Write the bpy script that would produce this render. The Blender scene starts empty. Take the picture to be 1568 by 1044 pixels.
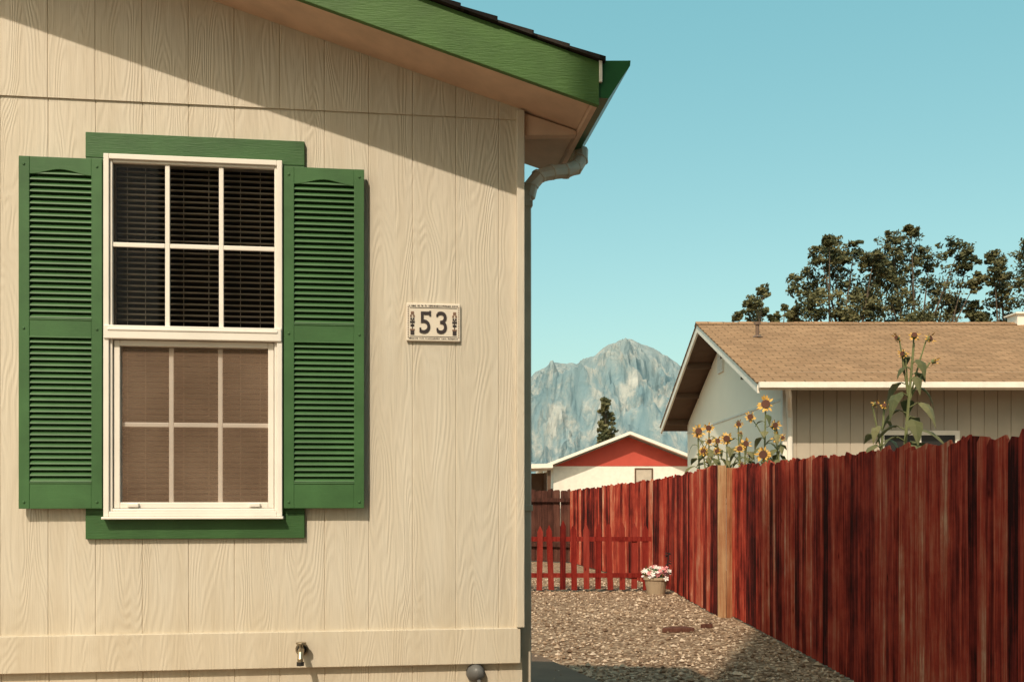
import bpy, math, random
from mathutils import Vector, Matrix, noise
random.seed(7)
scene = bpy.context.scene
R = random.uniform

# ------------------------------------------------------------------ helpers
class MB:
    def __init__(s): s.v=[]; s.f=[]; s.m=[]; s.c=[]
    def poly(s, pts, m=0, c=1.0):
        i=len(s.v); s.v+= [tuple(p) for p in pts]; s.f.append(tuple(range(i,i+len(pts)))); s.m.append(m); s.c.append(c)
    def box(s,x0,x1,y0,y1,z0,z1,m=0,c=1.0):
        i=len(s.v)
        s.v+=[(x0,y0,z0),(x1,y0,z0),(x1,y1,z0),(x0,y1,z0),(x0,y0,z1),(x1,y0,z1),(x1,y1,z1),(x0,y1,z1)]
        for f in [(0,3,2,1),(4,5,6,7),(0,1,5,4),(1,2,6,5),(2,3,7,6),(3,0,4,7)]:
            s.f.append(tuple(i+k for k in f)); s.m.append(m); s.c.append(c)
    def prism(s, prof, y0, y1, m=0, axis='y', c=1.0):
        def P(a,b,t):
            return (a,t,b) if axis=='y' else ((t,a,b) if axis=='x' else (a,b,t))
        n=len(prof); i=len(s.v)
        s.v+=[P(a,b,y0) for a,b in prof]+[P(a,b,y1) for a,b in prof]
        s.f.append(tuple(i+k for k in range(n))); s.m.append(m); s.c.append(c)
        s.f.append(tuple(i+n+k for k in reversed(range(n)))); s.m.append(m); s.c.append(c)
        for k in range(n):
            k2=(k+1)%n
            s.f.append((i+k,i+n+k,i+n+k2,i+k2)); s.m.append(m); s.c.append(c)
    def tube(s, pts, rad, n=6, m=0, c=1.0):
        pts=[Vector(p) for p in pts]
        if not isinstance(rad,(list,tuple)): rad=[rad]*len(pts)
        base=len(s.v)
        for k,p in enumerate(pts):
            d=(pts[min(k+1,len(pts)-1)]-pts[max(k-1,0)]).normalized()
            a=d.cross(Vector((0.13,1,0.07)))
            if a.length<1e-3: a=d.cross(Vector((1,0,0)))
            a.normalize(); b=d.cross(a)
            for j in range(n):
                t=2*math.pi*j/n
                s.v.append(tuple(p+(a*math.cos(t)+b*math.sin(t))*rad[k]))
        for k in range(len(pts)-1):
            for j in range(n):
                j2=(j+1)%n
                s.f.append((base+k*n+j,base+k*n+j2,base+(k+1)*n+j2,base+(k+1)*n+j)); s.m.append(m); s.c.append(c)
        s.f.append(tuple(base+j for j in reversed(range(n)))); s.m.append(m); s.c.append(c)
        s.f.append(tuple(base+(len(pts)-1)*n+j for j in range(n))); s.m.append(m); s.c.append(c)
    def obj(s,name,mats,parent=None,bevel=0,smooth=False,recalc=True):
        me=bpy.data.meshes.new(name); me.from_pydata(s.v,[],s.f)
        for mt in mats: me.materials.append(mt)
        me.polygons.foreach_set('material_index',s.m)
        ca=me.attributes.new('tint','FLOAT','FACE'); ca.data.foreach_set('value',s.c)
        if smooth: me.polygons.foreach_set('use_smooth',[True]*len(s.f))
        me.update()
        if recalc:
            import bmesh
            bm=bmesh.new(); bm.from_mesh(me); bmesh.ops.recalc_face_normals(bm,faces=bm.faces); bm.to_mesh(me); bm.free()
        o=bpy.data.objects.new(name,me); scene.collection.objects.link(o)
        if parent: o.parent=parent
        if bevel:
            b=o.modifiers.new('bevel','BEVEL'); b.width=bevel; b.segments=2; b.limit_method='ANGLE'
        return o

def empty(name, loc=(0,0,0), rz=0):
    e=bpy.data.objects.new(name,None); e.empty_display_size=0.2
    scene.collection.objects.link(e); e.location=loc; e.rotation_euler=(0,0,rz); return e

class NT:
    def __init__(s,name):
        s.mat=bpy.data.materials.new(name); s.mat.use_nodes=True
        s.t=s.mat.node_tree; s.b=s.t.nodes['Principled BSDF']; s.out=s.t.nodes['Material Output']
        s.tc=s.t.nodes.new('ShaderNodeTexCoord')
    def n(s,typ,**kw):
        nd=s.t.nodes.new(typ)
        for k,v in kw.items(): setattr(nd,k,v)
        return nd
    def l(s,a,b): s.t.links.new(a,b)
    def mapping(s,scale):
        m=s.n('ShaderNodeMapping'); m.inputs['Scale'].default_value=scale; s.l(s.tc.outputs['Object'],m.inputs[0]); return m.outputs[0]
    def noise(s,vec,scale,detail=4,rough=0.55,dist=0):
        nd=s.n('ShaderNodeTexNoise'); nd.inputs['Scale'].default_value=scale; nd.inputs['Detail'].default_value=detail
        nd.inputs['Roughness'].default_value=rough; nd.inputs['Distortion'].default_value=dist
        s.l(vec,nd.inputs['Vector']); return nd.outputs[0]
    def ramp(s,fac,stops):
        r=s.n('ShaderNodeValToRGB'); e=r.color_ramp.elements
        while len(e)<len(stops): e.new(0.5)
        for k,(p,c) in enumerate(stops):
            e[k].position=p; e[k].color=(c[0],c[1],c[2],1)
        s.l(fac,r.inputs[0]); return r.outputs[0]
    def math(s,op,a,b=None):
        m=s.n('ShaderNodeMath',operation=op)
        for k,x in enumerate((a,b)):
            if x is None: continue
            if isinstance(x,(int,float)): m.inputs[k].default_value=x
            else: s.l(x,m.inputs[k])
        return m.outputs[0]
    def mul(s,a,b,fac=1.0,bt='MULTIPLY'):
        m=s.n('ShaderNodeMixRGB',blend_type=bt)
        if isinstance(fac,(int,float)): m.inputs[0].default_value=fac
        else: s.l(fac,m.inputs[0])
        for k,x in enumerate((a,b)):
            if isinstance(x,tuple): m.inputs[k+1].default_value=(x[0],x[1],x[2],1)
            else: s.l(x,m.inputs[k+1])
        return m.outputs[0]
    def bump(s,h,strength=0.5,dist=0.01,prev=None):
        b=s.n('ShaderNodeBump'); b.inputs['Strength'].default_value=strength; b.inputs['Distance'].default_value=dist
        s.l(h,b.inputs['Height'])
        if prev: s.l(prev,b.inputs['Normal'])
        return b.outputs[0]
    def attr(s,name):
        a=s.n('ShaderNodeAttribute'); a.attribute_name=name; return a.outputs['Fac']
    def fin(s,col=None,rough=0.7,normal=None,spec=0.3):
        if col is not None:
            if isinstance(col,tuple): s.b.inputs['Base Color'].default_value=(col[0],col[1],col[2],1)
            else: s.l(col,s.b.inputs['Base Color'])
        s.b.inputs['Roughness'].default_value=rough
        s.b.inputs['Specular IOR Level'].default_value=spec
        if normal: s.l(normal,s.b.inputs['Normal'])
        return s.mat

def simple(name,c,rough=0.6,var=0.12,scale=6,bump=0.15,spec=0.3,bscale=60):
    t=NT(name); v=t.mapping((1,1,1))
    n=t.noise(v,scale,6,0.6)
    lo=tuple(x*(1-var) for x in c); hi=tuple(min(1,x*(1+var)) for x in c)
    col=t.ramp(n,[(0.3,lo),(0.7,hi)])
    nb=t.bump(t.noise(v,bscale,5,0.6),bump,0.004)
    return t.fin(col,rough,nb,spec)

def grain_siding(name,c,strength=0.7):
    t=NT(name)
    v=t.mapping((1,1,0.16))
    n=t.noise(v,5.2,2,0.45,0.25)
    w=t.math('SINE',t.math('MULTIPLY',n,170.0))
    fine=t.noise(t.mapping((1,1,0.05)),150,3,0.6)
    mask=t.noise(t.mapping((1,1,0.6)),3.0,2)
    h=t.math('ADD',t.math('MULTIPLY',w,t.math('MULTIPLY',mask,0.9)),t.math('MULTIPLY',fine,1.3))
    nb=t.bump(h,strength,0.0018)
    big=t.noise(t.mapping((1,1,1)),1.3,5,0.6)
    col=t.ramp(big,[(0.3,tuple(x*0.94 for x in c)),(0.7,tuple(x*1.05 for x in c))])
    line=t.ramp(w,[(0.0,(0.88,0.86,0.83)),(0.45,(1,1,1))])
    col=t.mul(col,line,0.12)
    st=t.noise(t.mapping((9,9,0.5)),1.5,4)
    col=t.mul(col,t.ramp(st,[(0.35,(0.93,0.91,0.88)),(0.6,(1,1,1))]),0.8)
    sp=t.n('ShaderNodeSeparateXYZ'); t.l(t.tc.outputs['Object'],sp.inputs[0])
    zz=t.math('ADD',sp.outputs['Z'],t.math('MULTIPLY',t.noise(t.mapping((6,6,1)),2,4),.35))
    col=t.mul(col,t.ramp(t.math('MULTIPLY',zz,.5),[(.50,(.94,.91,.86)),(.62,(1,1,1))]),.8)
    return t.fin(col,0.55,nb,0.3)

m_siding=grain_siding('siding_beige',(0.610,0.545,0.450),0.6)
m_trimb=grain_siding('trim_beige',(0.625,0.56,0.465),0.45)
m_soffit=simple('soffit_beige',(0.64,0.45,0.34),0.6)
m_spout=simple('downspout_beige',(0.60,0.51,0.40),0.4,bump=0.05)
m_white=simple('white_vinyl',(0.80,0.745,0.68),0.35,0.05,bump=0.05)
m_offw=simple('white_paint',(0.82,0.75,0.66),0.6,0.08)
def green(name,c,gstr=0.35):
    t=NT(name)
    g=t.noise(t.mapping((0.35,1,4)),45,4,0.6)
    big=t.noise(t.mapping((1,1,1)),5,6,0.65)
    col=t.ramp(big,[(0.3,tuple(x*0.8 for x in c)),(0.7,tuple(x*1.15 for x in c))])
    wear=t.noise(t.mapping((2,2,2)),22,8,0.75)
    col=t.mul(col,t.ramp(wear,[(0.66,(0,0,0)),(0.74,(0.06,0.06,0.045))]),1.0,'ADD')
    return t.fin(col,0.5,t.bump(g,gstr,0.004),0.3)
m_fascia=green('green_fascia_paint',(0.068,0.140,0.036),0.6)
m_gtrim=green('green_trim_paint',(0.042,0.112,0.035),0.4)
m_shut=green('green_shutter_plastic',(0.050,0.128,0.044),0.12)
m_gutter=simple('green_gutter_metal',(0.024,0.11,0.038),0.35,bump=0.03)
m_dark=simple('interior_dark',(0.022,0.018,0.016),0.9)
m_slat=simple('blind_slats',(0.66,0.56,0.46),0.5,0.05,bump=0)
m_black=simple('black_paint',(0.025,0.022,0.02),0.5)
m_metal=simple('brass_metal',(0.30,0.24,0.16),0.35,bump=0.05); m_metal.node_tree.nodes['Principled BSDF'].inputs['Metallic'].default_value=0.7

def shingles(name,c1,c2,c3,sx=1.0):
    t=NT(name)
    br=t.n('ShaderNodeTexBrick'); br.offset=0.5
    br.inputs['Scale'].default_value=1.0; br.inputs['Brick Width'].default_value=0.30; br.inputs['Row Height'].default_value=0.14
    br.inputs['Mortar Size'].default_value=0.012; br.inputs['Bias'].default_value=0.0
    for k,c in (('Color1',c1),('Color2',c2),('Mortar',c3)): br.inputs[k].default_value=(*c,1)
    t.l(t.mapping((sx,1,1)),br.inputs['Vector'])
    n=t.noise(t.mapping((1,1,1)),40,5,0.7); nn=t.noise(t.mapping((1,1,1)),0.7,5,0.7)
    col=t.mul(br.outputs['Color'],t.ramp(n,[(0.3,(0.7,0.7,0.7)),(0.7,(1.15,1.15,1.15))]),1.0)
    col=t.mul(col,t.ramp(nn,[(0.3,(0.82,0.82,0.82)),(0.7,(1.1,1.08,1.05))]),1.0)
    return t.fin(col,0.9,t.bump(br.outputs['Fac'],-0.6,0.01),0.1)
m_shing=shingles('tan_shingles',(0.40,0.24,0.14),(0.30,0.175,0.10),(0.18,0.11,0.06))
m_shingd=shingles('dark_shingles',(0.05,0.04,0.035),(0.035,0.03,0.028),(0.015,0.013,0.012))

def redwood(name,ramp,sub=0.17,tw=.30):
    t=NT(name)
    v=t.mapping((26,26,0.9)); n=t.noise(v,1.0,6,0.62,0.35)
    v2=t.mapping((110,110,2.2)); n2=t.noise(v2,1.0,4,0.6)
    v3=t.mapping((3,3,2.2)); n3=t.noise(v3,1.0,5,0.65)
    tint=t.attr('tint')
    f=t.math('ADD',t.math('ADD',t.math('MULTIPLY',n,0.62),t.math('MULTIPLY',n2,0.40)),t.math('MULTIPLY',tint,tw))
    f=t.math('ADD',f,t.math('MULTIPLY',n3,.50))
    f=t.math('SUBTRACT',f,sub+.185)
    col=t.ramp(f,ramp)
    kn=t.n('ShaderNodeTexVoronoi'); kn.inputs['Scale'].default_value=1.0; t.l(t.mapping((9,9,2.6)),kn.inputs['Vector'])
    col=t.mul(col,t.ramp(kn.outputs['Distance'],[(0.03,(0.12,0.08,0.06)),(0.10,(1,1,1))]),0.8)
    h=t.math('ADD',n,t.math('MULTIPLY',n2,0.7))
    return t.fin(col,0.8,t.bump(h,1.0,0.02),0.10)
m_fence=redwood('red_stained_wood',[(0.35,(0.035,0.007,0.006)),(0.47,(0.18,0.020,0.014)),(0.60,(0.45,0.055,0.032)),(0.72,(0.54,0.15,0.085)),(0.84,(0.74,0.44,0.29))],.185,.30)
m_pale=redwood('pale_wood',[(0.3,(0.18,0.055,0.03)),(0.5,(0.34,0.13,0.06)),(0.75,(0.50,0.30,0.16))])
m_picket=redwood('red_picket_wood',[(0.3,(0.08,0.008,0.007)),(0.5,(0.21,0.018,0.013)),(0.8,(0.32,0.05,0.035))])
m_brownf=redwood('brown_weathered_wood',[(0.3,(0.03,0.014,0.01)),(0.5,(0.08,0.03,0.022)),(0.8,(0.16,0.07,0.05))])

# ------------------------------------------------------------------ house frame
HL=Vector((0.05,4.75,0)); HA=math.radians(7.2)
HM=Matrix.Translation(HL)@Matrix.Rotation(HA,4,'Z')
def hp(x,y,z): return HM@Vector((x,y,z))
house=empty('beige_house',HL,HA)
SL=0.30
def roofz(x,b): return b+SL*(5-abs(x+5))
grooves=[-(0.113+0.204*k) for k in range(-3,60)]
def panel(mb,x0,x1,z0f,z1f,y,m=0,gs=None,w=0.0035,d=0.0028,extra=()):
    gs=grooves if gs is None else gs
    pts=[(x0,y)]
    for g in sorted(gs):
        if x0+0.01<g<x1-0.01: pts+=[(g-w,y),(g-w*0.4,y+d),(g+w*0.4,y+d),(g+w,y)]
    for e in extra:
        if x0<e<x1: pts.append((e,y))
    pts.append((x1,y)); pts.sort(key=lambda p:p[0])
    for a,b in zip(pts[:-1],pts[1:]):
        mb.poly([(a[0],a[1],z0f(a[0])),(b[0],b[1],z0f(b[0])),(b[0],b[1],z1f(b[0])),(a[0],a[1],z1f(a[0]))],m)
K=lambda v:(lambda x:v)
mb=MB()
WX0,WX1,WZ0,WZ1=-1.903,-1.1176,1.380,3.008
panel(mb,-10,WX0+0.01,K(.84),K(3.27),0)
panel(mb,WX1-0.01,-0.0,K(.84),K(3.27),0)
panel(mb,WX0+0.01,WX1-0.01,K(.84),K(WZ0+.01),0)
panel(mb,WX0+0.01,WX1-0.01,K(WZ1-.01),K(3.27),0)
panel(mb,-10,-0.0,K(3.262),lambda x:roofz(x,3.34),-0.008,extra=(-5.0,))
mb.poly([(-10,-.008,3.262),(0,-.008,3.262),(0,0.001,3.262),(-10,0.001,3.262)])
panel(mb,-10,-0.0,K(-.05),K(.70),0.012)
mb.obj('siding',[m_siding],house,recalc=False)
mb=MB()
mb.box(-10,-0.012,-0.022,0.02,0.68,0.847)
mb.box(-0.030,0.006,-0.030,0.03,0.85,3.30)
mb.obj('belly_band_and_corner_trim',[m_trimb],house,bevel=0.003)
mb=MB()
DW=.58  # unseen right end kept shallow and set back so the gravel stays sunlit
mb.box(-0.06,0.0,0.03,DW,-.05,3.32); mb.box(-10,-9.94,0.03,12,-.05,3.32)
mb.box(-3.06,-.06,DW-.06,DW,-.05,3.4); mb.box(-3.06,-3.0,DW,12,-.05,3.9); mb.box(-9.94,-3.06,11.94,12,-.05,3.32)
mb.obj('walls',[m_siding],house)
F0=-0.387
def gable(mb,lo,hi,y0,y1,e,m=0):
    mb.prism([(e,roofz(e,lo)),(-5,roofz(-5,lo)),(-5,roofz(-5,hi)),(e,roofz(e,hi))],y0,y1,m)
    mb.prism([(-5.0005,roofz(-5,lo)),(-10.29,roofz(-10.29,lo)),(-10.29,roofz(-10.29,hi)),(-5.0005,roofz(-5,hi))],y0,y1,m)
RB=.66
mb=MB(); gable(mb,3.31,3.47,F0+0.03,RB,0.262); gable(mb,3.31,3.47,RB,12.3,-2.7); mb.obj('soffit',[m_soffit],house)
mb=MB(); gable(mb,3.283,3.478,F0,F0+0.028,0.290); mb.obj('rake_fascia',[m_fascia],house,bevel=0.003)
mb=MB(); mb.box(0.264,0.288,F0+0.03,RB,3.205,3.385); mb.obj('eave_fascia',[m_soffit],house)
mb=MB()
x=0.315
while x>-5:
    x2=max(x-0.16,-5); j=R(-.006,.006)
    mb.prism([(x,roofz(x,3.482)),(x2-.01,roofz(x2-.01,3.482)),(x2-.01,roofz(x2,3.494)),(x,roofz(x,3.502)+R(0,.004))],F0-0.018+j,RB+.02 if x>-2.66 else 12.32)
    x=x2
mb.prism([(-5,roofz(-5,3.482)),(-10.3,roofz(-10.3,3.482)),(-10.3,roofz(-10.3,3.5)),(-5,roofz(-5,3.5))],F0-.018,12.32)
mb.obj('shingle_roof',[m_shingd],house)
mb=MB()
outer=[(.292,3.400),(.292,3.235),(.335,3.235),(.352,3.262),(.395,3.33),(.432,3.385),(.434,3.408),(.424,3.408)]
inner=[(.420,3.388),(.386,3.335),(.345,3.268),(.330,3.242),(.298,3.242),(.298,3.400)]
for a,b in zip(outer[:-1],outer[1:]):
    mb.poly([(a[0],F0+.01,a[1]),(b[0],F0+.01,b[1]),(b[0],RB,b[1]),(a[0],RB,a[1])])
for a,b in zip(([outer[-1]]+inner)[:-1],inner):
    mb.poly([(a[0],F0+.01,a[1]),(b[0],F0+.01,b[1]),(b[0],RB,b[1]),(a[0],RB,a[1])])
mb.poly([(a,F0+.010,b) for a,b in outer[:-1]]); mb.poly([(a,RB,b) for a,b in outer[:-1]])
mb.obj('gutter',[m_gutter],house)
mb=MB(); mb.box(.289,.303,F0-.006,F0+.02,3.30,3.40); mb.obj('gutter_strap',[m_offw],house,bevel=.002)
mb=MB()
mb.prism([(0.0,3.30),(0.262,3.225),(0.262,3.205),(0.0,3.19)],-0.005,0.05)
mb.obj('eave_return',[m_soffit],house,bevel=.004)
mb=MB()
path=[(.345,.30,3.245),(.342,.29,3.19),(.31,.27,3.14),(.25,.23,3.105),(.17,.18,3.08),(.10,.14,3.045),(.058,.12,2.99),(.045,.115,2.93)]
mb.tube(path,[.036,.036,.038,.036,.037,.036,.036,.034],8)
for k in range(1,7):
    p=Vector(path[k]); q=Vector(path[k+1]); d=(q-p)*.1; mb.tube([p-d,p+d],.040,8)
mb.prism([(.008,.085),(.052,.085),(.057,.10),(.057,.135),(.052,.15),(.008,.15),(.004,.135),(.004,.10)],.12,2.96,axis='z')
mb.box(.002,.062,.08,.155,2.88,2.91); mb.box(.002,.062,.08,.155,1.40,1.43); mb.box(.002,.062,.08,.155,.50,.53)
mb.obj('downspout',[m_spout],house,bevel=.003)

# window
win=MB()
fx0,fx1,fz0,fz1=WX0,WX1,WZ0,WZ1
def ringbox(mb,x0,x1,z0,z1,t,y0,y1,m=0):
    mb.box(x0,x0+t,y0,y1,z0,z1,m); mb.box(x1-t,x1,y0,y1,z0,z1,m)
    mb.box(x0+t,x1-t,y0,y1,z1-t,z1,m); mb.box(x0+t,x1-t,y0,y1,z0,z0+t,m)
ringbox(win,fx0,fx1,fz0,fz1,.024,-.052,.03)
ringbox(win,fx0+.0245,fx1-.0245,fz0+.0245,fz1-.0245,.012,-.040,.03)
win.box(fx0+.003,fx1-.003,-.060,.02,2.178,2.238)
win.box(fx0+.02,fx1-.02,-.064,.02,2.214,2.226)
lx0,lx1,lz0,lz1=fx0+.040,fx1-.040,fz0+.038,2.176
ringbox(win,lx0,lx1,lz0,lz1,.026,-.028,.03)
win.box(lx0+.06,lx0+.11,-.045,-.027,lz0+.004,lz0+.022); win.box(lx1-.11,lx1-.06,-.045,-.027,lz0+.004,lz0+.022)
win.box(fx0-.006,fx1+.006,-.066,-.0,fz0-.012,fz0-.0005)
ux0,ux1,uz0,uz1=fx0+.037,fx1-.037,2.238,fz1-.037
def muntins(mb,x0,x1,z0,z1,w,ya,yb):
    W=(x1-x0)
    for k in (1,2):
        c=x0+W*k/3; mb.box(c-w/2,c+w/2,ya,yb,z0,z1)
    zc=(z0+z1)/2
    e=[x0]+[x0+W*k/3 for k in (1,2)]+[x1]
    for k in range(3):
        a=e[k]+(w/2 if k>0 else 0); b=e[k+1]-(w/2 if k<2 else 0)
        mb.box(a,b,ya,yb,zc-w/2,zc+w/2)
muntins(win,ux0,ux1,uz0,uz1,.021,-.034,-.022)
muntins(win,lx0+.026,lx1-.026,lz0+.026,lz1-.026,.021,.002,.012)
win.obj('window_frame',[m_white],house,bevel=.003)
def glass(name,c):
    t=NT(name)
    tr=t.n('ShaderNodeBsdfTransparent'); tr.inputs[0].default_value=(c,c,c,1)
    gl=t.n('ShaderNodeBsdfGlossy'); gl.inputs['Roughness'].default_value=.02; gl.inputs[0].default_value=(.55,.5,.5,1)
    fr=t.n('ShaderNodeFresnel'); fr.inputs[0].default_value=1.3
    mx=t.n('ShaderNodeMixShader'); t.l(fr.outputs[0],mx.inputs[0]); t.l(tr.outputs[0],mx.inputs[1]); t.l(gl.outputs[0],mx.inputs[2]); t.l(mx.outputs[0],t.out.inputs[0])
    return t.mat
m_glass=glass('window_glass',.68)
t=NT('insect_screen')
tr=t.n('ShaderNodeBsdfTransparent'); df=t.n('ShaderNodeBsdfDiffuse')
nn=t.noise(t.mapping((1,1,1)),3,5,.6); t.l(t.ramp(nn,[(.3,(.28,.18,.125)),(.7,(.44,.30,.215))]),df.inputs[0])
mx=t.n('ShaderNodeMixShader'); mx.inputs[0].default_value=.36
t.l(tr.outputs[0],mx.inputs[1]); t.l(df.outputs[0],mx.inputs[2]); t.l(mx.outputs[0],t.out.inputs[0])
m_screen=t.mat
mb=MB(); mb.poly([(ux0,-.020,uz0),(ux1,-.020,uz0),(ux1,-.020,uz1),(ux0,-.020,uz1)])
mb.poly([(lx0+.02,.016,lz0+.02),(lx1-.02,.016,lz0+.02),(lx1-.02,.016,lz1-.02),(lx0+.02,.016,lz1-.02)])
mb.obj('window_glass',[m_glass],house)
mb=MB(); mb.poly([(lx0+.02,-.012,lz0+.02),(lx1-.02,-.012,lz0+.02),(lx1-.02,-.012,lz1-.02),(lx0+.02,-.012,lz1-.02)])
mb.obj('insect_screen',[m_screen],house)
mb=MB(); z=fz0+.04
while z<fz1-.04:
    j=R(-.0012,.0012)
    if z<2.20:
        mb.prism([(.052,z+.008+j),(.066,z-.007+j),(.065,z-.0085+j),(.051,z+.0065+j)],fx0+.035,fx1-.035,axis='x'); z+=.0245
    else:
        mb.prism([(.050,z+.0016+j),(.066,z+.0002+j),(.066,z-.0050+j),(.050,z-.0036+j)],fx0+.035,fx1-.035,axis='x'); z+=.0262
for xx in (fx0+.08,fx0+.16,fx0+.33,(fx0+fx1)/2+.05,fx1-.2,fx1-.11):
    mb.box(xx-.0012,xx+.0012,.046,.048,fz0+.04,fz1-.03)
mb.obj('window_blinds',[m_slat],house)
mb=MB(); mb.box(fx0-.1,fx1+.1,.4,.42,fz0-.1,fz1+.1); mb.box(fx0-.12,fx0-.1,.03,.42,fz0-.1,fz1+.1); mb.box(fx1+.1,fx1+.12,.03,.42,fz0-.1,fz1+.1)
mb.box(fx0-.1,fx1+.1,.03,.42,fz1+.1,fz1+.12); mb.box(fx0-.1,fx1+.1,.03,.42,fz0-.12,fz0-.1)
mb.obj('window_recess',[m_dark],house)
mb=MB()
tx0,tx1,tz0,tz1=-1.988,-1.0195,1.278,3.110
mb.box(tx0,tx1,-.022,.0,fz1-.012,tz1); mb.box(tx0,tx1,-.022,.0,tz0,fz0+.012)
mb.box(tx0,fx0+.012,-.020,.0,fz0+.012,fz1-.012); mb.box(fx1-.012,tx1,-.020,.0,fz0+.012,fz1-.012)
mb.obj('window_trim',[m_gtrim],house,bevel=.003)
def shutter(x0,x1,nm):
    z0,z1=1.416,2.981; st=.046; a,b=-.052,-.024
    mb=MB()
    mb.box(x0,x0+st,a,b,z0,z1); mb.box(x1-st,x1,a,b,z0,z1)
    mb.box(x0+st,x1-st,a+.001,b,z0,z0+.115); mb.box(x0+st,x1-st,a+.001,b,2.180,2.258)
    n=14; pr=[(x0+st,z1),(x1-st,z1)]
    for k in range(n+1):
        u=k/n; xx=x1-st-(x1-x0-2*st)*u
        h=.078-.024*(max(0,math.sin(math.pi*u))**2)
        pr.append((xx,z1-h))
    mb.prism(pr,a+.001,b)
    mb.box(x0+st-.001,x1-st+.001,a-.002,a+.004,2.176,2.182); mb.box(x0+st-.001,x1-st+.001,a-.002,a+.004,2.256,2.262); mb.box(x0+st-.001,x1-st+.001,a-.002,a+.004,z0+.112,z0+.118)
    for zz in (z0+.03,2.218,z1-.035):
        for xx in (x0+.022,x1-.022):
            mb.prism([(xx+.006*math.cos(q*math.pi/4),zz+.006*math.sin(q*math.pi/4)) for q in range(8)],a-.004,a)
    mb.obj('shutter_'+nm,[m_shut],house,bevel=.0025)
    mb=MB()
    for lo,hi in ((z0+.118,2.178),(2.262,z1-.052)):
        n=int(round((hi-lo)/.0262)); p=(hi-lo)/n
        for k in range(n):
            z=lo+p*(k+.5)
            mb.prism([(-.027,z+.015),(-.048,z-.004),(-.050,z-.010),(-.046,z-.012),(-.025,z+.006)],x0+st-.001,x1-st+.001,axis='x')
    mb.box(x0+.01,x1-.01,-.0235,-.021,z0+.01,z1-.01)
    mb.obj('shutter_louvres_'+nm,[m_shut],house)
shutter(-2.263,-1.908,'left'); shutter(-1.110,-.7464,'right')

# ------------------------------------------------------------------ house number sign
sx0,sx1,sz0,sz1=-.552,-.297,2.199,2.378
sign=empty('house_number_sign',hp((sx0+sx1)/2,0,(sz0+sz1)/2),HA)
w2,h2=(sx1-sx0)/2,(sz1-sz0)/2
m_tile=simple('sign_ceramic',(0.72,0.64,0.54),0.3,0.05,bump=.05)
m_ink=simple('sign_ink',(0.045,0.035,0.035),0.5)
m_rust=simple('sign_rust_glaze',(0.22,0.13,0.09),0.5)
mb=MB(); mb.box(-w2,w2,-.016,-.001,-h2,h2,0); mb.obj('plaque',[m_tile],sign,bevel=.005)
mb=MB()
def rf(x,z,a,b,m=0): mb.box(x-a,x+a,-.0180,-.0155,z-b,z+b,m)
for zc,bb in ((h2-.013,.0042),(-h2+.013,.0034)):
    x=-w2+.014
    while x<w2-.014:
        ww=R(.0016,.0034); rf(x,zc+R(-.0008,.0008),ww*.5,bb*R(.55,1.0),0)
        if R(0,1)<.5: rf(x+.0022,zc+bb*.5*R(-1,1),.0016,.0008,0)
        x+=R(.0048,.0066) if R(0,1)<.85 else .012
for k in range(14):
    z=-h2+.020+(2*h2-.04)*k/13
    rf(-w2+.009,z,.0018,.0025,1); rf(w2-.009,z,.0018,.0025,1)
rf(0,h2-.022,w2-.016,.0008); rf(0,-h2+.022,w2-.016,.0008)
for sx in (-1,1):
    cx=sx*.099
    rf(cx,-.050,.009,.010,0); rf(cx,-.036,.011,.0035,1); rf(cx,-.012,.0020,.022,0)
    for zz,a in ((.0,.010),(.014,.008),(.028,.010),(-.016,.007)):
        for q in (-1,1): rf(cx+q*a*.7,zz,.0040,.005,0 if zz!=.028 else 1)
    rf(cx,.042,.007,.007,1)
mb.obj('sign_ornaments',[m_ink,m_rust],sign)
for ch,cx in (('5',-.040),('3',.040)):
    cu=bpy.data.curves.new('digit_'+ch,'FONT'); cu.body=ch; cu.size=.146; cu.align_x='CENTER'; cu.extrude=.0015; cu.offset=.0008
    o=bpy.data.objects.new('digit_'+ch,cu); scene.collection.objects.link(o); o.parent=sign
    o.location=(cx,-.0180,-.051); o.rotation_euler=(math.pi/2,0,0); o.scale=(.86,1,1); cu.materials.append(m_ink)
mb=MB()
mb.box(-.020,-.012,-.0195,-.0165,.028,.053); mb.box(-.066,-.058,-.0195,-.0165,-.040,-.026); mb.box(.014,.022,-.0195,-.0165,-.040,-.026); mb.box(.013,.021,-.0195,-.0165,.026,.040)
mb.obj('digit_serifs',[m_ink],sign)

# ------------------------------------------------------------------ faucet and vent
fc=empty('outdoor_faucet',hp(-1.031,-.022,.767),HA)
mb=MB()
mb.tube([(0,0,0),(0,-.008,0)],.030,14); mb.tube([(0,-.008,0),(0,-.05,0)],.013,10)
mb.tube([(0,-.045,.0),(0,-.075,-.01),(0,-.09,-.035),(0,-.09,-.05)],[.015,.014,.014,.013],10)
mb.tube([(0,-.05,.0),(0,-.05,.03)],.009,8)
mb.tube([(0,-.05,.03),(0,-.05,.038)],.024,10)
mb.obj('faucet_body',[m_metal],fc,smooth=False,bevel=.001)
mb=MB(); mb.tube([(0,-.09,-.045),(0,-.09,-.062)],.017,10); mb.tube([(0,-.006,0),(0,-.012,0)],.022,12); mb.obj('faucet_hose_thread',[m_black],fc)
vt=empty('utility_vent_cap',hp(-.225,.01,.635),HA)
mb=MB(); mb.tube([(0,.0,0),(0,-.03,0),(0,-.05,-.004),(0,-.062,-.01)],[.045,.044,.035,.012],14); mb.tube([(0.01,-.03,-.02),(.02,-.09,-.06)],.01,8)
mb.obj('vent_body',[simple('grey_metal',(0.12,.115,.11),.4)],vt,smooth=True)

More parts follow.
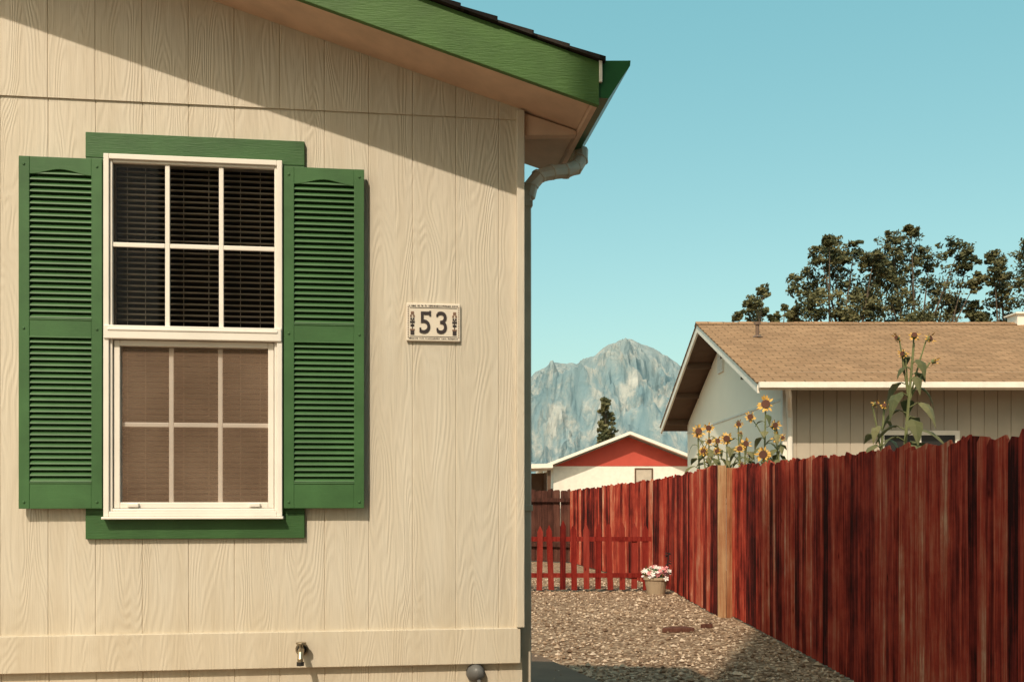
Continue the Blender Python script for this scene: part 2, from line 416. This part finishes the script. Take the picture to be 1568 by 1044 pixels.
# ------------------------------------------------------------------ ground
t=NT('gravel_ground')
v=t.mapping((1,1,1))
vo=t.n('ShaderNodeTexVoronoi'); vo.inputs['Scale'].default_value=24; t.l(v,vo.inputs['Vector'])
sep=t.n('ShaderNodeSeparateColor'); t.l(vo.outputs['Color'],sep.inputs[0])
col=t.ramp(sep.outputs[0],[(0,(.19,.12,.08)),(.5,(.34,.235,.16)),(1,(.56,.42,.31))])
big=t.noise(v,.9,5,.6)
col=t.mul(col,t.ramp(big,[(.3,(.78,.74,.70)),(.7,(1.12,1.10,1.06))]),1)
col=t.mul(col,t.ramp(vo.outputs['Distance'],[(.3,(1,1,1)),(.75,(.5,.44,.4))]),.8)
nb=t.bump(vo.outputs['Distance'],-1.0,.02); nb=t.bump(t.noise(v,3,6,.7),.6,.07,nb)
m_ground=t.fin(col,.9,nb,.1)
mb=MB(); S=6000
mb.poly([(-S,-S,0),(S,-S,0),(S,S,0),(-S,S,0)]); mb.obj('ground',[m_ground])
t=NT('gravel_stone')
col=t.ramp(t.attr('tint'),[(0,(.14,.085,.055)),(.5,(.38,.265,.18)),(1,(.66,.52,.40))]); m_stone=t.fin(col,.85,None,.15)
mb=MB()
oct_f=[(0,2,4),(2,1,4),(1,3,4),(3,0,4),(2,0,5),(1,2,5),(3,1,5),(0,3,5)]
for k in range(9000):
    y=7.2+ (R(0,1)**1.3)*10.5; x=R(-1.0,2.72)
    r=R(.008,.020)*(1.0 if R(0,1)<.93 else 1.8)
    a=R(0,6.28); ca,sa=math.cos(a),math.sin(a); i=len(mb.v)
    for dx,dy,dz in ((1,0,0),(-1,0,0),(0,1,0),(0,-1,0),(0,0,1),(0,0,-1)):
        dx=dx*r*R(.8,1.4)+R(-.2,.2)*r; dy=dy*r*R(.7,1.1)+R(-.2,.2)*r
        mb.v.append((x+dx*ca-dy*sa,y+dx*sa+dy*ca,r*.4+dz*r*R(.6,.95)))
    c=R(0,1)
    for f in oct_f: mb.f.append(tuple(i+q for q in f)); mb.m.append(0); mb.c.append(c)
mb.obj('gravel',[m_stone],recalc=False)
m_conc=simple('concrete',(0.17,.105,.068),.85,.15,3,.4)
mb=MB(); mb.prism([(-.3,5.4),(1.75,5.4),(.66,7.85),(.22,9.15),(-.55,9.3)],-.02,.03,axis='z'); mb.obj('concrete_slab',[m_conc],bevel=.008)
mb=MB()
for a,b,c,d in ((1.62,1.98,10.75,10.86),(1.70,1.93,10.87,10.93),(2.1,2.25,11.1,11.14)):
    mb.prism([(a,c),(b,c+.04),(b-.02,d+.02),(a+.04,d)],.0,.05,axis='z')
mb.obj('wood_scrap',[m_brownf],bevel=.008)

# ------------------------------------------------------------------ fences
def board_fence(name,path,h0,h1,mats,bw=.14,gap=.010,top_jit=.025,twist=.07,bias=0.0):
    root=empty(name,(path[0][0],path[0][1],0)); mb=MB(); off=Vector((path[0][0],path[0][1],0))
    total=sum((Vector(b)-Vector(a)).length for a,b in zip(path[:-1],path[1:])); acc=0
    for a,b in zip(path[:-1],path[1:]):
        a=Vector(a); b=Vector(b); L=(b-a).length; d=(b-a)/L; nrm=Vector((-d.y,d.x)); ang=math.atan2(d.y,d.x)
        s=0
        while s<L:
            w=min(bw*R(.88,1.08),L-s)
            if w<.03: break
            h=h0+(h1-h0)*(acc+s)/total+R(-top_jit,top_jit)
            c=a+d*(s+w/2)+nrm*R(-.006,.006)
            ta=ang+bias+R(-twist,twist); lx=Vector((math.cos(ta),math.sin(ta))); ly=Vector((-lx.y,lx.x))
            lean=R(-.009,.009); tint=R(0,1)
            i=len(mb.v); W=w/2-gap/2
            tj=R(-.014,.014)
            for (px_,py_,pz) in ((-W,-.009,.02),(W,-.009,.02),(W,.009,.02),(-W,.009,.02),
                               (-W,-.009,h-.028-tj),(W,-.009,h-.028+tj),(W,.009,h-.028+tj),(-W,.009,h-.028-tj),
                               (-W+.025,-.009,h+tj),(W-.025,-.009,h-tj),(W-.025,.009,h-tj),(-W+.025,.009,h+tj)):
                q=c+lx*(px_+lean*pz)+ly*py_-off.xy
                mb.v.append((q.x,q.y,pz))
            for f in ((0,3,2,1),(0,1,5,4),(1,2,6,5),(2,3,7,6),(3,0,4,7),(4,5,9,8),(5,6,10,9),(6,7,11,10),(7,4,8,11),(8,9,10,11)):
                mb.f.append(tuple(i+q for q in f)); mb.m.append(0); mb.c.append(tint)
            s+=w
        for z in (.35,1.35):
            o=-nrm*.055
            p=[a+o-nrm*.018,b+o-nrm*.018,b+o+nrm*.018,a+o+nrm*.018]
            i=len(mb.v)
            for q in p: mb.v.append((q.x-off.x,q.y-off.y,z))
            for q in p: mb.v.append((q.x-off.x,q.y-off.y,z+.085))
            for f in ((0,3,2,1),(4,5,6,7),(0,1,5,4),(1,2,6,5),(2,3,7,6),(3,0,4,7)):
                mb.f.append(tuple(i+k for k in f)); mb.m.append(0); mb.c.append(.2)
        acc+=L
    mb.obj('boards',mats,root,recalc=True)
    return root
board_fence('red_wooden_fence',[(2.70,2.6),(2.69,6),(2.72,9),(2.70,12.1)],1.79,1.83,[m_fence],bw=.115,gap=.004,top_jit=.022,twist=.09,bias=.30)
board_fence('red_wooden_fence',[(2.51,12.15),(2.49,15.45),(1.95,18.5),(1.31,22.0)],1.85,1.60,[m_fence],bw=.12,gap=.004,top_jit=.022,twist=.08,bias=.24)
mb=MB(); mb.box(2.50,2.60,12.085,12.11,.0,1.85,0,.9); mb.box(2.605,2.735,12.08,12.105,.0,1.82,0,.3); mb.obj('fence_end_post',[m_pale],bevel=.004)
board_fence('brown_wooden_fence',[(-1.5,23.6),(1.31,22.05)],1.62,1.62,[m_brownf],bw=.16)
pf=empty('red_picket_fence',(0,15.35,0)); mb=MB(); x=-.9
while x<2.12:
    w=.088; j=R(-.02,.02); l=R(-.035,.02); h=1.07+R(-.045,.04)
    y=R(-.01,.01)+(x*.02)
    pr=[(x,.04+j),(x+w,.04+j),(x+w+l,h-.10),(x+w/2+l,h),(x+l,h-.10)]
    mb.prism(pr,y-.01,y+.01,c=R(0,1)); x+=.185+R(-.01,.01)
mb.box(-.95,2.15,.018,.055,.22,.29,c=.4); mb.box(-.95,2.15,.018,.055,.78,.85,c=.4)
mb.obj('pickets',[m_picket],pf)

# ------------------------------------------------------------------ flower pot
fp=empty('flower_pot',(2.17,15.0,0))
mb=MB()
prof=[(.0,.0),(.13,.0),(.155,.12),(.175,.22),(.19,.225),(.19,.26),(.165,.26),(.16,.22),(0,.22)]
n=20
for (r0,z0),(r1,z1) in zip(prof[:-1],prof[1:]):
    for k in range(n):
        a,b=2*math.pi*k/n,2*math.pi*(k+1)/n
        mb.poly([(r0*math.cos(a),r0*math.sin(a),z0),(r0*math.cos(b),r0*math.sin(b),z0),(r1*math.cos(b),r1*math.sin(b),z1),(r1*math.cos(a),r1*math.sin(a),z1)])
mb.obj('pot',[simple('cream_clay',(.42,.32,.22),.7)],fp)
m_petw=simple('white_petals',(.85,.76,.72),.6); m_petp=simple('pink_petals',(.75,.28,.29),.6); m_leafg=simple('plant_leaf',(.06,.13,.03),.5)
mb=MB()
for k in range(60):
    a=R(0,6.28); r=.22*math.sqrt(R(0,1)); cx,cy=r*math.cos(a),r*math.sin(a); cz=.36+R(-.05,.10)-r*.3
    m=0 if R(0,1)<.6 else 1
    rr=R(.025,.042)
    tilt=Vector((R(-.5,.5),-1+R(0,.6),R(0,1))).normalized(); u=tilt.orthogonal().normalized(); w=tilt.cross(u)
    for q in range(5):
        t0=2*math.pi*q/5
        d=u*math.cos(t0)+w*math.sin(t0); e=u*math.cos(t0+.9)+w*math.sin(t0+.9); c=Vector((cx,cy,cz))
        mb.poly([c,c+d*rr*.8+tilt*.008,c+(d+e)*rr*.62+tilt*.012,c+e*rr*.8+tilt*.008],m)
for k in range(120):
    a=R(0,6.28); r=R(0,.2); c=Vector((r*math.cos(a),r*math.sin(a),R(.25,.38)))
    d=Vector((R(-1,1),R(-1,1),R(-.2,1))).normalized(); u=d.orthogonal().normalized()*.016
    mb.poly([c,c+d*.03+u,c+d*.07,c+d*.03-u],2)
mb.tube([(.12,.05,.25),(.18,.05,.45),(.2,.05,.62)],.008,5,3)
for k in range(20):
    c=Vector((.19,.05,R(.4,.65))); d=Vector((R(-1,1),R(-1,1),R(-.6,.6))).normalized(); u=d.orthogonal().normalized()*.012
    mb.poly([c,c+d*.03+u,c+d*.06,c+d*.03-u],3)
mb.obj('flowers',[m_petw,m_petp,m_leafg,m_dark],fp,recalc=False)

# ------------------------------------------------------------------ neighbouring house
nh=empty('neighbour_house')
m_nwall=simple('cream_siding',(0.46,.39,.31),.7,.08,2,.2); m_gwall=simple('white_siding',(0.97,.85,.69),.6,.03,2,.15)
m_brsoff=simple('brown_soffit',(.12,.07,.045),.8)
mb=MB(); panel(mb,4.25,18,K(0),K(3.42),15.6,gs=[4.25+.21*k for k in range(1,70)],w=.006,d=.012)
mb.obj('front_wall',[m_nwall],nh,recalc=False)
mb=MB(); mb.prism([(15.602,0),(24.1,0),(24.1,3.22),(19.85,4.73),(15.602,3.22)],4.25,4.33,axis='x')
mb.box(4.33,18,24.0,24.1,0,3.2); mb.box(17.9,18,15.65,24.0,0,3.2)
mb.obj('gable_wall',[m_gwall],nh)
mb=MB(); mb.box(4.235,4.27,15.58,15.70,0,3.2); mb.box(4.27,4.36,15.58,15.60,0,3.2); mb.box(4.232,4.249,15.71,24.1,2.98,3.02); mb.obj('corner_trim',[m_offw],nh)
rz=lambda y,b:b-.353*abs(y-19.85)
mb=MB()
ya,yb=15.0,24.7
mb.prism([(ya,rz(ya,4.80)),(19.85,4.80),(19.85,4.885),(ya,rz(ya,4.885))],3.73,18.5,axis='x')
mb.prism([(yb,rz(yb,4.80)),(19.8505,4.80),(19.8505,4.885),(yb,rz(yb,4.885))],3.73,18.5,axis='x')
for y in (16.2,17.8,21.2,22.6,24.0): mb.box(3.74,4.24,y,y+.09,rz(y,4.80)-.13,rz(y,4.80)-.005)
mb.obj('roof_soffit',[m_brsoff],nh)
mb=MB()
mb.prism([(ya-.02,rz(ya,4.74)),(19.85,4.74),(19.85,4.895),(ya-.02,rz(ya,4.895))],3.69,3.727,axis='x')
mb.prism([(yb+.02,rz(yb,4.74)),(19.8505,4.74),(19.8505,4.895),(yb+.02,rz(yb,4.895))],3.69,3.727,axis='x')
mb.box(3.727,18.5,14.96,14.998,3.075,3.175); mb.box(3.70,18.5,14.88,14.958,3.10,3.185)
mb.obj('fascia_and_gutter',[m_offw],nh)
def slope_obj(name,x0,x1,y0,z0,y1,z1,mat,parent,th=.02):
    L=math.hypot(y1-y0,z1-z0); a=math.atan2(z1-z0,y1-y0)
    mb=MB(); mb.box(0,x1-x0,0,L,0,th); o=mb.obj(name,[mat],parent); o.location=(x0,y0,z0); o.rotation_euler=(a,0,0); return o
slope_obj('front_shingles',3.67,18.5,ya-.04,rz(ya-.04,4.897),19.86,4.897,m_shing,nh)
slope_obj('rear_shingles',3.67,18.5,19.85,4.900,yb+.04,rz(yb+.04,4.900),m_shing,nh)
mb=MB(); x=3.66
while x<18.5:
    mb.prism([(19.70,4.875),(19.85,4.925),(20.0,4.875),(19.85,4.945+R(0,.01))],x,x+.3,axis='x'); x+=.28
mb.obj('ridge_caps',[m_shing],nh)
mb=MB(); mb.tube([(4.56,18.5,4.35),(4.56,18.5,4.66)],.035,8); mb.tube([(4.56,18.5,4.66),(4.56,18.5,4.71)],.06,8); mb.tube([(4.56,18.5,4.42),(4.56,18.5,4.47)],[.12,.04],8)
mb.obj('roof_vent_pipe',[simple('brown_metal',(.16,.10,.07),.5)],nh)
mb=MB(); mb.box(10.0,10.4,19.7,20.1,4.85,5.08); mb.box(9.95,10.45,19.65,20.15,5.08,5.11); mb.obj('roof_vent_box',[m_offw],nh)
mb=MB(); mb.box(4.21,4.248,19.95,20.45,3.98,4.48)
for k in range(6): mb.prism([(4.20,4.03+k*.07),(4.215,4.07+k*.07),(4.205,4.07+k*.07)],20.0,20.4,axis='y')
mb.obj('gable_vent',[m_offw],nh)
mb=MB(); mb.tube([(4.15,15.0,3.12),(4.2,15.1,3.0),(4.30,15.45,2.85),(4.34,15.55,2.7),(4.34,15.55,.2)],.045,8); mb.obj('neighbour_downspout',[m_offw],nh)
mb=MB(); ringbox(mb,5.75,7.0,1.2,2.50,.07,15.56,15.60); mb.box(6.34,6.40,15.565,15.595,1.27,2.43); mb.obj('neighbour_window_frame',[m_offw],nh)
mb=MB(); mb.box(5.82,6.93,15.575,15.59,1.27,2.43); mb.obj('neighbour_window_glass',[m_black],nh)

# ------------------------------------------------------------------ red gabled building
rb=empty('red_gabled_building')
m_red=simple('red_siding',(.50,.075,.05),.7,.1,2)
cx,pz=3.8,3.57; sl=.388
rr=lambda x,b:b-sl*abs(x-cx)
mb=MB(); mb.box(1.35,6.25,32.5,32.6,0,2.46); mb.box(1.35,1.45,32.6,40,0,2.46); mb.obj('white_wall',[m_offw],rb)
mb=MB(); mb.prism([(1.36,2.463),(6.24,2.463),(cx,3.42)],32.49,32.59); mb.box(2.9,2.93,32.48,32.5,2.47,2.98); mb.box(4.4,4.43,32.48,32.5,2.47,3.1); mb.obj('red_gable',[m_red],rb)
mb=MB()
for s in (-1,1):
    e=cx+s*2.85
    mb.prism([(cx+s*.0005,pz-.10),(e,rr(e,pz-.10)),(e,rr(e,pz)),(cx+s*.0005,pz)],32.0,40)
mb.obj('white_roof',[m_offw],rb)
mb=MB(); ringbox(mb,4.0,4.6,1.9,2.40,.05,32.46,32.48); mb.obj('window_frame_small',[m_brsoff],rb)
mb=MB(); mb.box(4.05,4.55,32.47,32.49,1.95,2.35); mb.obj('window_pane_small',[simple('beige_pane',(.50,.42,.34),.4)],rb)
cp=empty('carport')
mb=MB(); mb.prism([(-2.0,2.20),(1.15,2.28),(1.15,2.40),(-2.0,2.32)],28,31.5); mb.obj('carport_roof',[m_offw],cp)
mb=MB()
for x in (-1.9,1.0):
    for y in (28.2,31.3): mb.box(x,x+.1,y,y+.1,0,2.22)
mb.box(-1.9,1.1,31.42,31.48,0,2.2); mb.obj('carport_posts',[m_brsoff],cp)

# ------------------------------------------------------------------ unseen block added behind the camera to shade the fence
tb=empty('shadow_block')
m_tb=simple('shadow_block_brown',(.20,.14,.10),.9)
mb=MB(); mb.prism([(-2.2,0),(-2.2,16.4),(-.17,11.0),(-.17,0)],-2.5,-10,0)  # outline shaped so its slanted edge throws the diagonal fence shadow
mb.box(-.169,12,-10,-2.5,0,10.95,0)
mb.box(-2.24,-2.15,-2.53,-2.5,0,16.2,1)
mb.obj('shadow_block_body',[m_tb,m_offw],tb)

# ------------------------------------------------------------------ trees
def leafmat(name,d,l):
    t=NT(name)
    v=t.mapping((1,1,1)); n=t.noise(v,.55,3,.6)
    f=t.math('ADD',t.math('MULTIPLY',n,.6),t.math('MULTIPLY',t.attr('tint'),.4))
    col=t.ramp(f,[(.3,d),(.7,l)])
    t.fin(col,.6,None,.25)
    tr=t.n('ShaderNodeBsdfTranslucent'); t.l(col,tr.inputs[0])
    mx=t.n('ShaderNodeMixShader'); mx.inputs[0].default_value=.2
    t.l(t.b.outputs[0],mx.inputs[1]); t.l(tr.outputs[0],mx.inputs[2]); t.l(mx.outputs[0],t.out.inputs[0])
    return t.mat
m_tree=leafmat('tree_leaves',(.044,.054,.024),(.165,.145,.062))
m_tree2=leafmat('tree_leaves_olive',(.055,.064,.028),(.19,.165,.072))
m_bark=simple('bark',(.10,.075,.055),.9,.3,8,.8)
def leafcloud(mb,c,rad,n,size,m=1):
    c=Vector(c); ct=R(0,1)
    for k in range(n):
        while True:
            p=Vector((R(-1,1),R(-1,1),R(-1,1)))
            if p.length<=1: break
        q=c+Vector((p.x*rad[0],p.y*rad[1],p.z*rad[2]))
        d=Vector((R(-1,1),R(-1,1),R(-1,1))).normalized(); u=d.orthogonal().normalized(); L=size*R(.6,1.3); W=L*.36
        mb.v+=[tuple(q-d*L*.5),tuple(q+u*W),tuple(q+d*L*.5),tuple(q-u*W)]
        i=len(mb.v)-4; mb.f.append((i,i+1,i+2,i+3)); mb.m.append(m); mb.c.append(min(1,max(0,ct*.6+R(0,.4))))
def tree(name,base,trunk_h,clumps,size,dens,mat,tr=.25,k_=1.42):
    root=empty(name,base); mb=MB(); b=Vector((0,0,0)); top=Vector((R(-.3,.3),R(-.3,.3),trunk_h))
    mb.tube([b,b.lerp(top,.5)+Vector((R(-.2,.2),R(-.2,.2),0)),top],[tr,tr*.75,tr*.5],8,0)
    for (c,r) in clumps:
        c=Vector(c); r*=k_
        st=b.lerp(top,R(.55,1)); mid=st.lerp(c,.5)+Vector((R(-.3,.3),R(-.3,.3),-R(0,.4)))
        mb.tube([st,mid,c],[tr*.3,tr*.18,tr*.06],5,0)
        nt=15
        leafcloud(mb,c,(r*.7,r*.75,r*.62),int(dens*2.6),size)
        for k in range(nt):
            o=Vector((R(-1,1),R(-1,1),R(-.95,.95))); o=o.normalized()*r*R(.5,1.02)
            rr_=r*R(.18,.36); leafcloud(mb,c+o,(rr_*1.2,rr_*1.2,rr_*.8),int(dens*R(.5,1.0)),size)
    mb.obj('trunk_and_crown',[m_bark,mat],root,recalc=False)
def px(x,y,Y): return ((x-784)/1524*Y,1.47+(760-y)/1524*Y)
def mk(name,cx_,Y,pts,trunk,mat,size=.18,dens=48,k_=1.42):
    bx=(cx_-784)/1524*Y; cl=[]
    for (x,y,r) in pts:
        X,Z=px(x,y,Y); cl.append(((X-bx,R(-1.0,1.0),Z),r/1524*Y))
    tree(name,(bx,Y,0),trunk,cl,size,dens,mat,k_=k_)
mk('leafy_tree',1290,44,[(1285,378,16),(1258,392,18),(1310,389,17),(1240,425,19),(1275,420,24),(1318,430,22),(1235,462,18),(1270,465,24),(1305,470,24),(1338,455,18),(1266,370,8),(1222,480,11),(1330,402,12),(1250,490,20),(1290,495,20),(1345,480,18),(1345,410,12)],8,m_tree2)
mk('leafy_tree',1405,46,[(1365,374,16),(1395,385,20),(1350,397,18),(1425,397,18),(1460,386,15),(1472,407,14),(1370,420,26),(1410,430,26),(1450,435,24),(1355,460,24),(1400,470,24),(1440,475,22),(1474,462,14),(1345,430,14),(1385,360,7),(1380,495,22),(1425,498,22),(1480,440,12)],8,m_tree)
mk('leafy_tree',1540,45,[(1522,397,12),(1510,425,13),(1530,455,18),(1500,470,11),(1563,389,15),(1548,425,14),(1575,420,22),(1560,460,22),(1600,400,26),(1620,440,28),(1505,488,14),(1545,490,18)],8,m_tree)
mk('leafy_tree',1158,40,[(1162,452,8),(1148,468,9),(1172,474,8),(1155,484,12),(1135,480,7),(1150,462,6),(1188,487,7),(1203,470,4)],6,m_tree2,.14,30)
mk('poplar_tree',928,60,[(928,614,6),(925,626,8),(932,640,9),(924,652,9),(930,664,10),(920,676,9),(934,680,9),(928,692,10)],4,m_tree2,.2,30,1.25)
mb=MB()
for k in range(150):
    x=-25+k*.42; y=78+R(-6,8); h=R(1.6,3.4)
    for q in range(3): leafcloud(mb,(x+R(-1,1),y,h*R(.4,1.0)+.3),(R(.7,1.4),.8,R(.5,1.1)),60,.42,0)
mb.obj('distant_trees',[leafmat('distant_leaves',(.09,.085,.06),(.22,.16,.10))],recalc=False)

# ------------------------------------------------------------------ sunflowers
m_pet=simple('sunflower_petals',(.66,.37,.08),.6); m_disc=simple('sunflower_disc',(.10,.04,.025),.9); m_stem=simple('sunflower_stem',(.18,.19,.08),.7)
m_sleaf=leafmat('sunflower_leaf',(.09,.10,.04),(.25,.22,.105))
def leaf(mb,base,dirv,L,W,droop,m):
    base=Vector(base); d=Vector(dirv).normalized(); s=d.cross(Vector((0,0,1))).normalized()
    tw=R(-.7,.7); prevl=prevr=prevc=None
    prof=[(0,.05),(.12,.32),(.3,.5),(.55,.42),(.8,.2),(1,.01)]
    cc=R(.1,.9)
    for u,w in prof:
        c=base+d*L*u*(1-.25*u*droop)+Vector((0,0,-1))*L*droop*u*u
        sv=(s+Vector((0,0,tw*u))).normalized()
        l=c+sv*W*w+Vector((0,0,-.12*W+R(-.04,.04)*W)); r_=c-sv*W*w+Vector((0,0,-.12*W+R(-.04,.04)*W))
        if prevc is not None:
            mb.poly([prevl,l,c,prevc],m,cc); mb.poly([prevc,c,r_,prevr],m,cc*.8)
        prevl,prevr,prevc=l,r_,c
def flower(mb,c,f,r):
    c=Vector(c); f=Vector(f).normalized(); u=f.orthogonal().normalized(); w=f.cross(u)
    n=14; P=[c+f*.015+(u*math.cos(2*math.pi*k/n)+w*math.sin(2*math.pi*k/n))*r*.46 for k in range(n)]
    mb.poly(P,1)
    B=[p-f*.03 for p in P]
    for k in range(n): mb.poly([P[k],P[(k+1)%n],B[(k+1)%n],B[k]],2)
    for k in range(17):
        if R(0,1)<.12: continue
        a=2*math.pi*k/17+R(-.1,.1); d=u*math.cos(a)+w*math.sin(a); e=f.cross(d); rr_=r*R(.75,1.08); bend=f*R(-.03,.04)
        mb.poly([c+d*r*.36,c+d*rr_*.7+e*r*.13+bend,c+d*rr_+bend*1.5,c+d*rr_*.7-e*r*.13+bend],0)
def sunflower(name,base,head,heads,nl,leafL,t0=.5):
    root=empty(name,base); mb=MB(); b=Vector((0,0,0)); h=Vector(head)-Vector(base)
    mid=b.lerp(h,.5)+Vector((R(-.05,.05),R(-.05,.05),0))
    pts=[b,b.lerp(mid,.5),mid,mid.lerp(h,.5)+Vector((R(-.03,.03),0,.0)),h]
    mb.tube(pts,[.02,.018,.016,.013,.009],6,2)
    for k in range(nl):
        t_=t0+(.97-t0)*k/nl; i=min(3,int(t_*4)); p=Vector(pts[i]).lerp(Vector(pts[i+1]),t_*4-i)
        a=k*2.4+R(-.5,.5); L=leafL*(1.25-.75*(t_-t0)/(1-t0))*R(.75,1.2)
        e=p+Vector((math.cos(a),math.sin(a),.5))*L*.4
        mb.tube([p,e],[.005,.004],4,2)
        leaf(mb,e,(math.cos(a),math.sin(a),.15),L,L*R(.55,.8),R(.6,1.4),3)
    for (hx,hz,r,f) in heads:
        p=h+Vector((hx,0,hz)); st=Vector(pts[3]).lerp(h,.3) if (hx or hz) else h
        mb.tube([st,st.lerp(p,.6)+Vector((0,0,.02)),p],[.008,.007,.006],5,2)
        flower(mb,p+Vector(f).normalized()*.03,f,r)
    mb.obj('stem_leaves_flowers',[m_pet,m_disc,m_stem,m_sleaf],root,recalc=False)
for (X,Y,Z,r) in ((3.44,13.5,2.71,.13),(2.80,15,2.44,.115),(2.97,15,2.5,.09),(3.02,14,2.28,.10),(3.18,13.6,2.18,.09),(3.34,13.2,2.02,.12),(2.86,14.9,2.14,.09),(3.57,13.4,2.26,.09),(3.18,14,2.48,.07),(3.06,13.4,2.10,.08),(3.5,13.3,2.42,.08),(2.92,14.2,2.25,.08)):
    sunflower('sunflower',(X+R(0,.16),Y+R(-.1,.1),0),(X,Y,Z),[(0,0,r,(R(-.6,.3),-1,R(.0,.4))),(R(-.2,.2),-R(.1,.25),r*.65,(R(-.8,.8),-1,.2))],11,.20,.66)
sunflower('sunflower',(3.02,8.15,0),(3.27,8.1,2.72),[(0,.04,.05,(-.3,-1,.5)),(.10,.02,.05,(.6,-.8,.3)),(-.07,-.10,.045,(-.8,-.6,.2)),(.13,-.16,.04,(.8,-.6,.2)),(-.12,.03,.035,(-.8,-.6,.2))],20,.205,.64)
sunflower('sunflower',(3.12,8.35,0),(3.14,8.4,2.22),[(0,.0,.04,(-.3,-1,.5)),(-.10,.02,.035,(.6,-.8,.3))],9,.17,.74)

# ------------------------------------------------------------------ mountain
prof=[(-2600,60),(-1500,120),(-760,170),(-360,295),(61,368),(120,406),(190,402),(240,428),(287,460),(325,475),(360,478),(425,448),(504,402),(720,300),(1015,205),(1500,130),(2400,60)]
def ridge(x):
    for (a,b),(c,d) in zip(prof[:-1],prof[1:]):
        if a<=x<=c: return b+(d-b)*(x-a)/(c-a)
    return 50
NX,NY=560,150; vs=[]; fs=[]
for j in range(NY):
    v_=j/(NY-1); y=1500+v_*2000
    for i in range(NX):
        x=-2000+4000*i/(NX-1)
        r=ridge(x*(3000/max(y,2400)))
        tt=(y-1500)/1500
        fall=max(0,min(1,tt))**1.2 if y<=3000 else max(0,1-((y-3000)/900)**1.5)
        wx=noise.noise(Vector((x*.004,y*.004,9)))*60
        rm=noise.ridged_multi_fractal(Vector(((x+wx)*.0052,y*.0017,3.1)),.9,2.1,6,1.0,2.0)
        tb_=noise.noise(Vector((x*.03,y*.012,1.2)))
        near=max(0,1-abs(y-3000)/520)
        amp=r*.36*(1-.94*near)
        z=r*fall+(rm-1.15)*amp*min(1,fall*2.2)+tb_*8*min(1,fall*3)
        vs.append((x,y,z-6))
for j in range(NY-1):
    for i in range(NX-1):
        a=j*NX+i; fs.append((a,a+1,a+NX+1,a+NX))
me=bpy.data.meshes.new('mountain'); me.from_pydata(vs,[],fs)
mo=bpy.data.objects.new('mountain',me); scene.collection.objects.link(mo)
t=NT('mountain_rock_haze')
v=t.mapping((1.3,.3,.55)); n=t.noise(v,.018,10,.72,.5)
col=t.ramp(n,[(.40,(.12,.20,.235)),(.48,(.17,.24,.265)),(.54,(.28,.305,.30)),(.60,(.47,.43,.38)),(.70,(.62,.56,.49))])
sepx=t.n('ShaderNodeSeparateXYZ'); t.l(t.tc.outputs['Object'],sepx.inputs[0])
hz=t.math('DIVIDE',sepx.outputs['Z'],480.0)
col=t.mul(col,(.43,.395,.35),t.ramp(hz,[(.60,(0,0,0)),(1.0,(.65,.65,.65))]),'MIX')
col=t.mul(col,(.28,.385,.42),.38,'MIX')  # distance haze mixed into the rock colour
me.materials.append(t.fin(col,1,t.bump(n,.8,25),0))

# ------------------------------------------------------------------ light, sky, camera
az,el=math.radians(20),math.radians(46)
tos=Vector((-math.sin(az)*math.cos(el),-math.cos(az)*math.cos(el),math.sin(el)))
sun=bpy.data.lights.new('sun','SUN'); sun.energy=3.75; sun.angle=math.radians(.7); sun.color=(1,.87,.69)
so=bpy.data.objects.new('sun',sun); scene.collection.objects.link(so); so.rotation_euler=(-tos).to_track_quat('-Z','Y').to_euler()
w=bpy.data.worlds.new('World'); scene.world=w; w.use_nodes=True; nt=w.node_tree
bg=nt.nodes['Background']; sk=nt.nodes.new('ShaderNodeTexSky'); sk.sky_type='NISHITA'; sk.sun_disc=False
sk.sun_elevation=el; sk.sun_rotation=math.radians(200); sk.air_density=1.0; sk.dust_density=2.6; sk.ozone_density=1.0
mxn=nt.nodes.new('ShaderNodeMixRGB'); mxn.blend_type='MULTIPLY'; mxn.inputs[0].default_value=1; mxn.inputs[2].default_value=(1.2,1.0,.65,1)
ad=nt.nodes.new('ShaderNodeMixRGB'); ad.blend_type='ADD'; ad.inputs[0].default_value=1; ad.inputs[2].default_value=(.15,2.0,2.4,1)
nt.links.new(sk.outputs[0],mxn.inputs[1]); nt.links.new(mxn.outputs[0],ad.inputs[1]); nt.links.new(ad.outputs[0],bg.inputs[0]); bg.inputs[1].default_value=.135
cam=bpy.data.cameras.new('camera'); cam.lens=35; cam.sensor_width=36; cam.clip_end=20000; cam.shift_y=238/1568
co=bpy.data.objects.new('camera',cam); scene.collection.objects.link(co); co.location=(0,0,1.47); co.rotation_euler=(math.radians(90),0,0)
scene.camera=co
scene.view_settings.view_transform='Standard'; scene.view_settings.look='None'; scene.view_settings.exposure=0
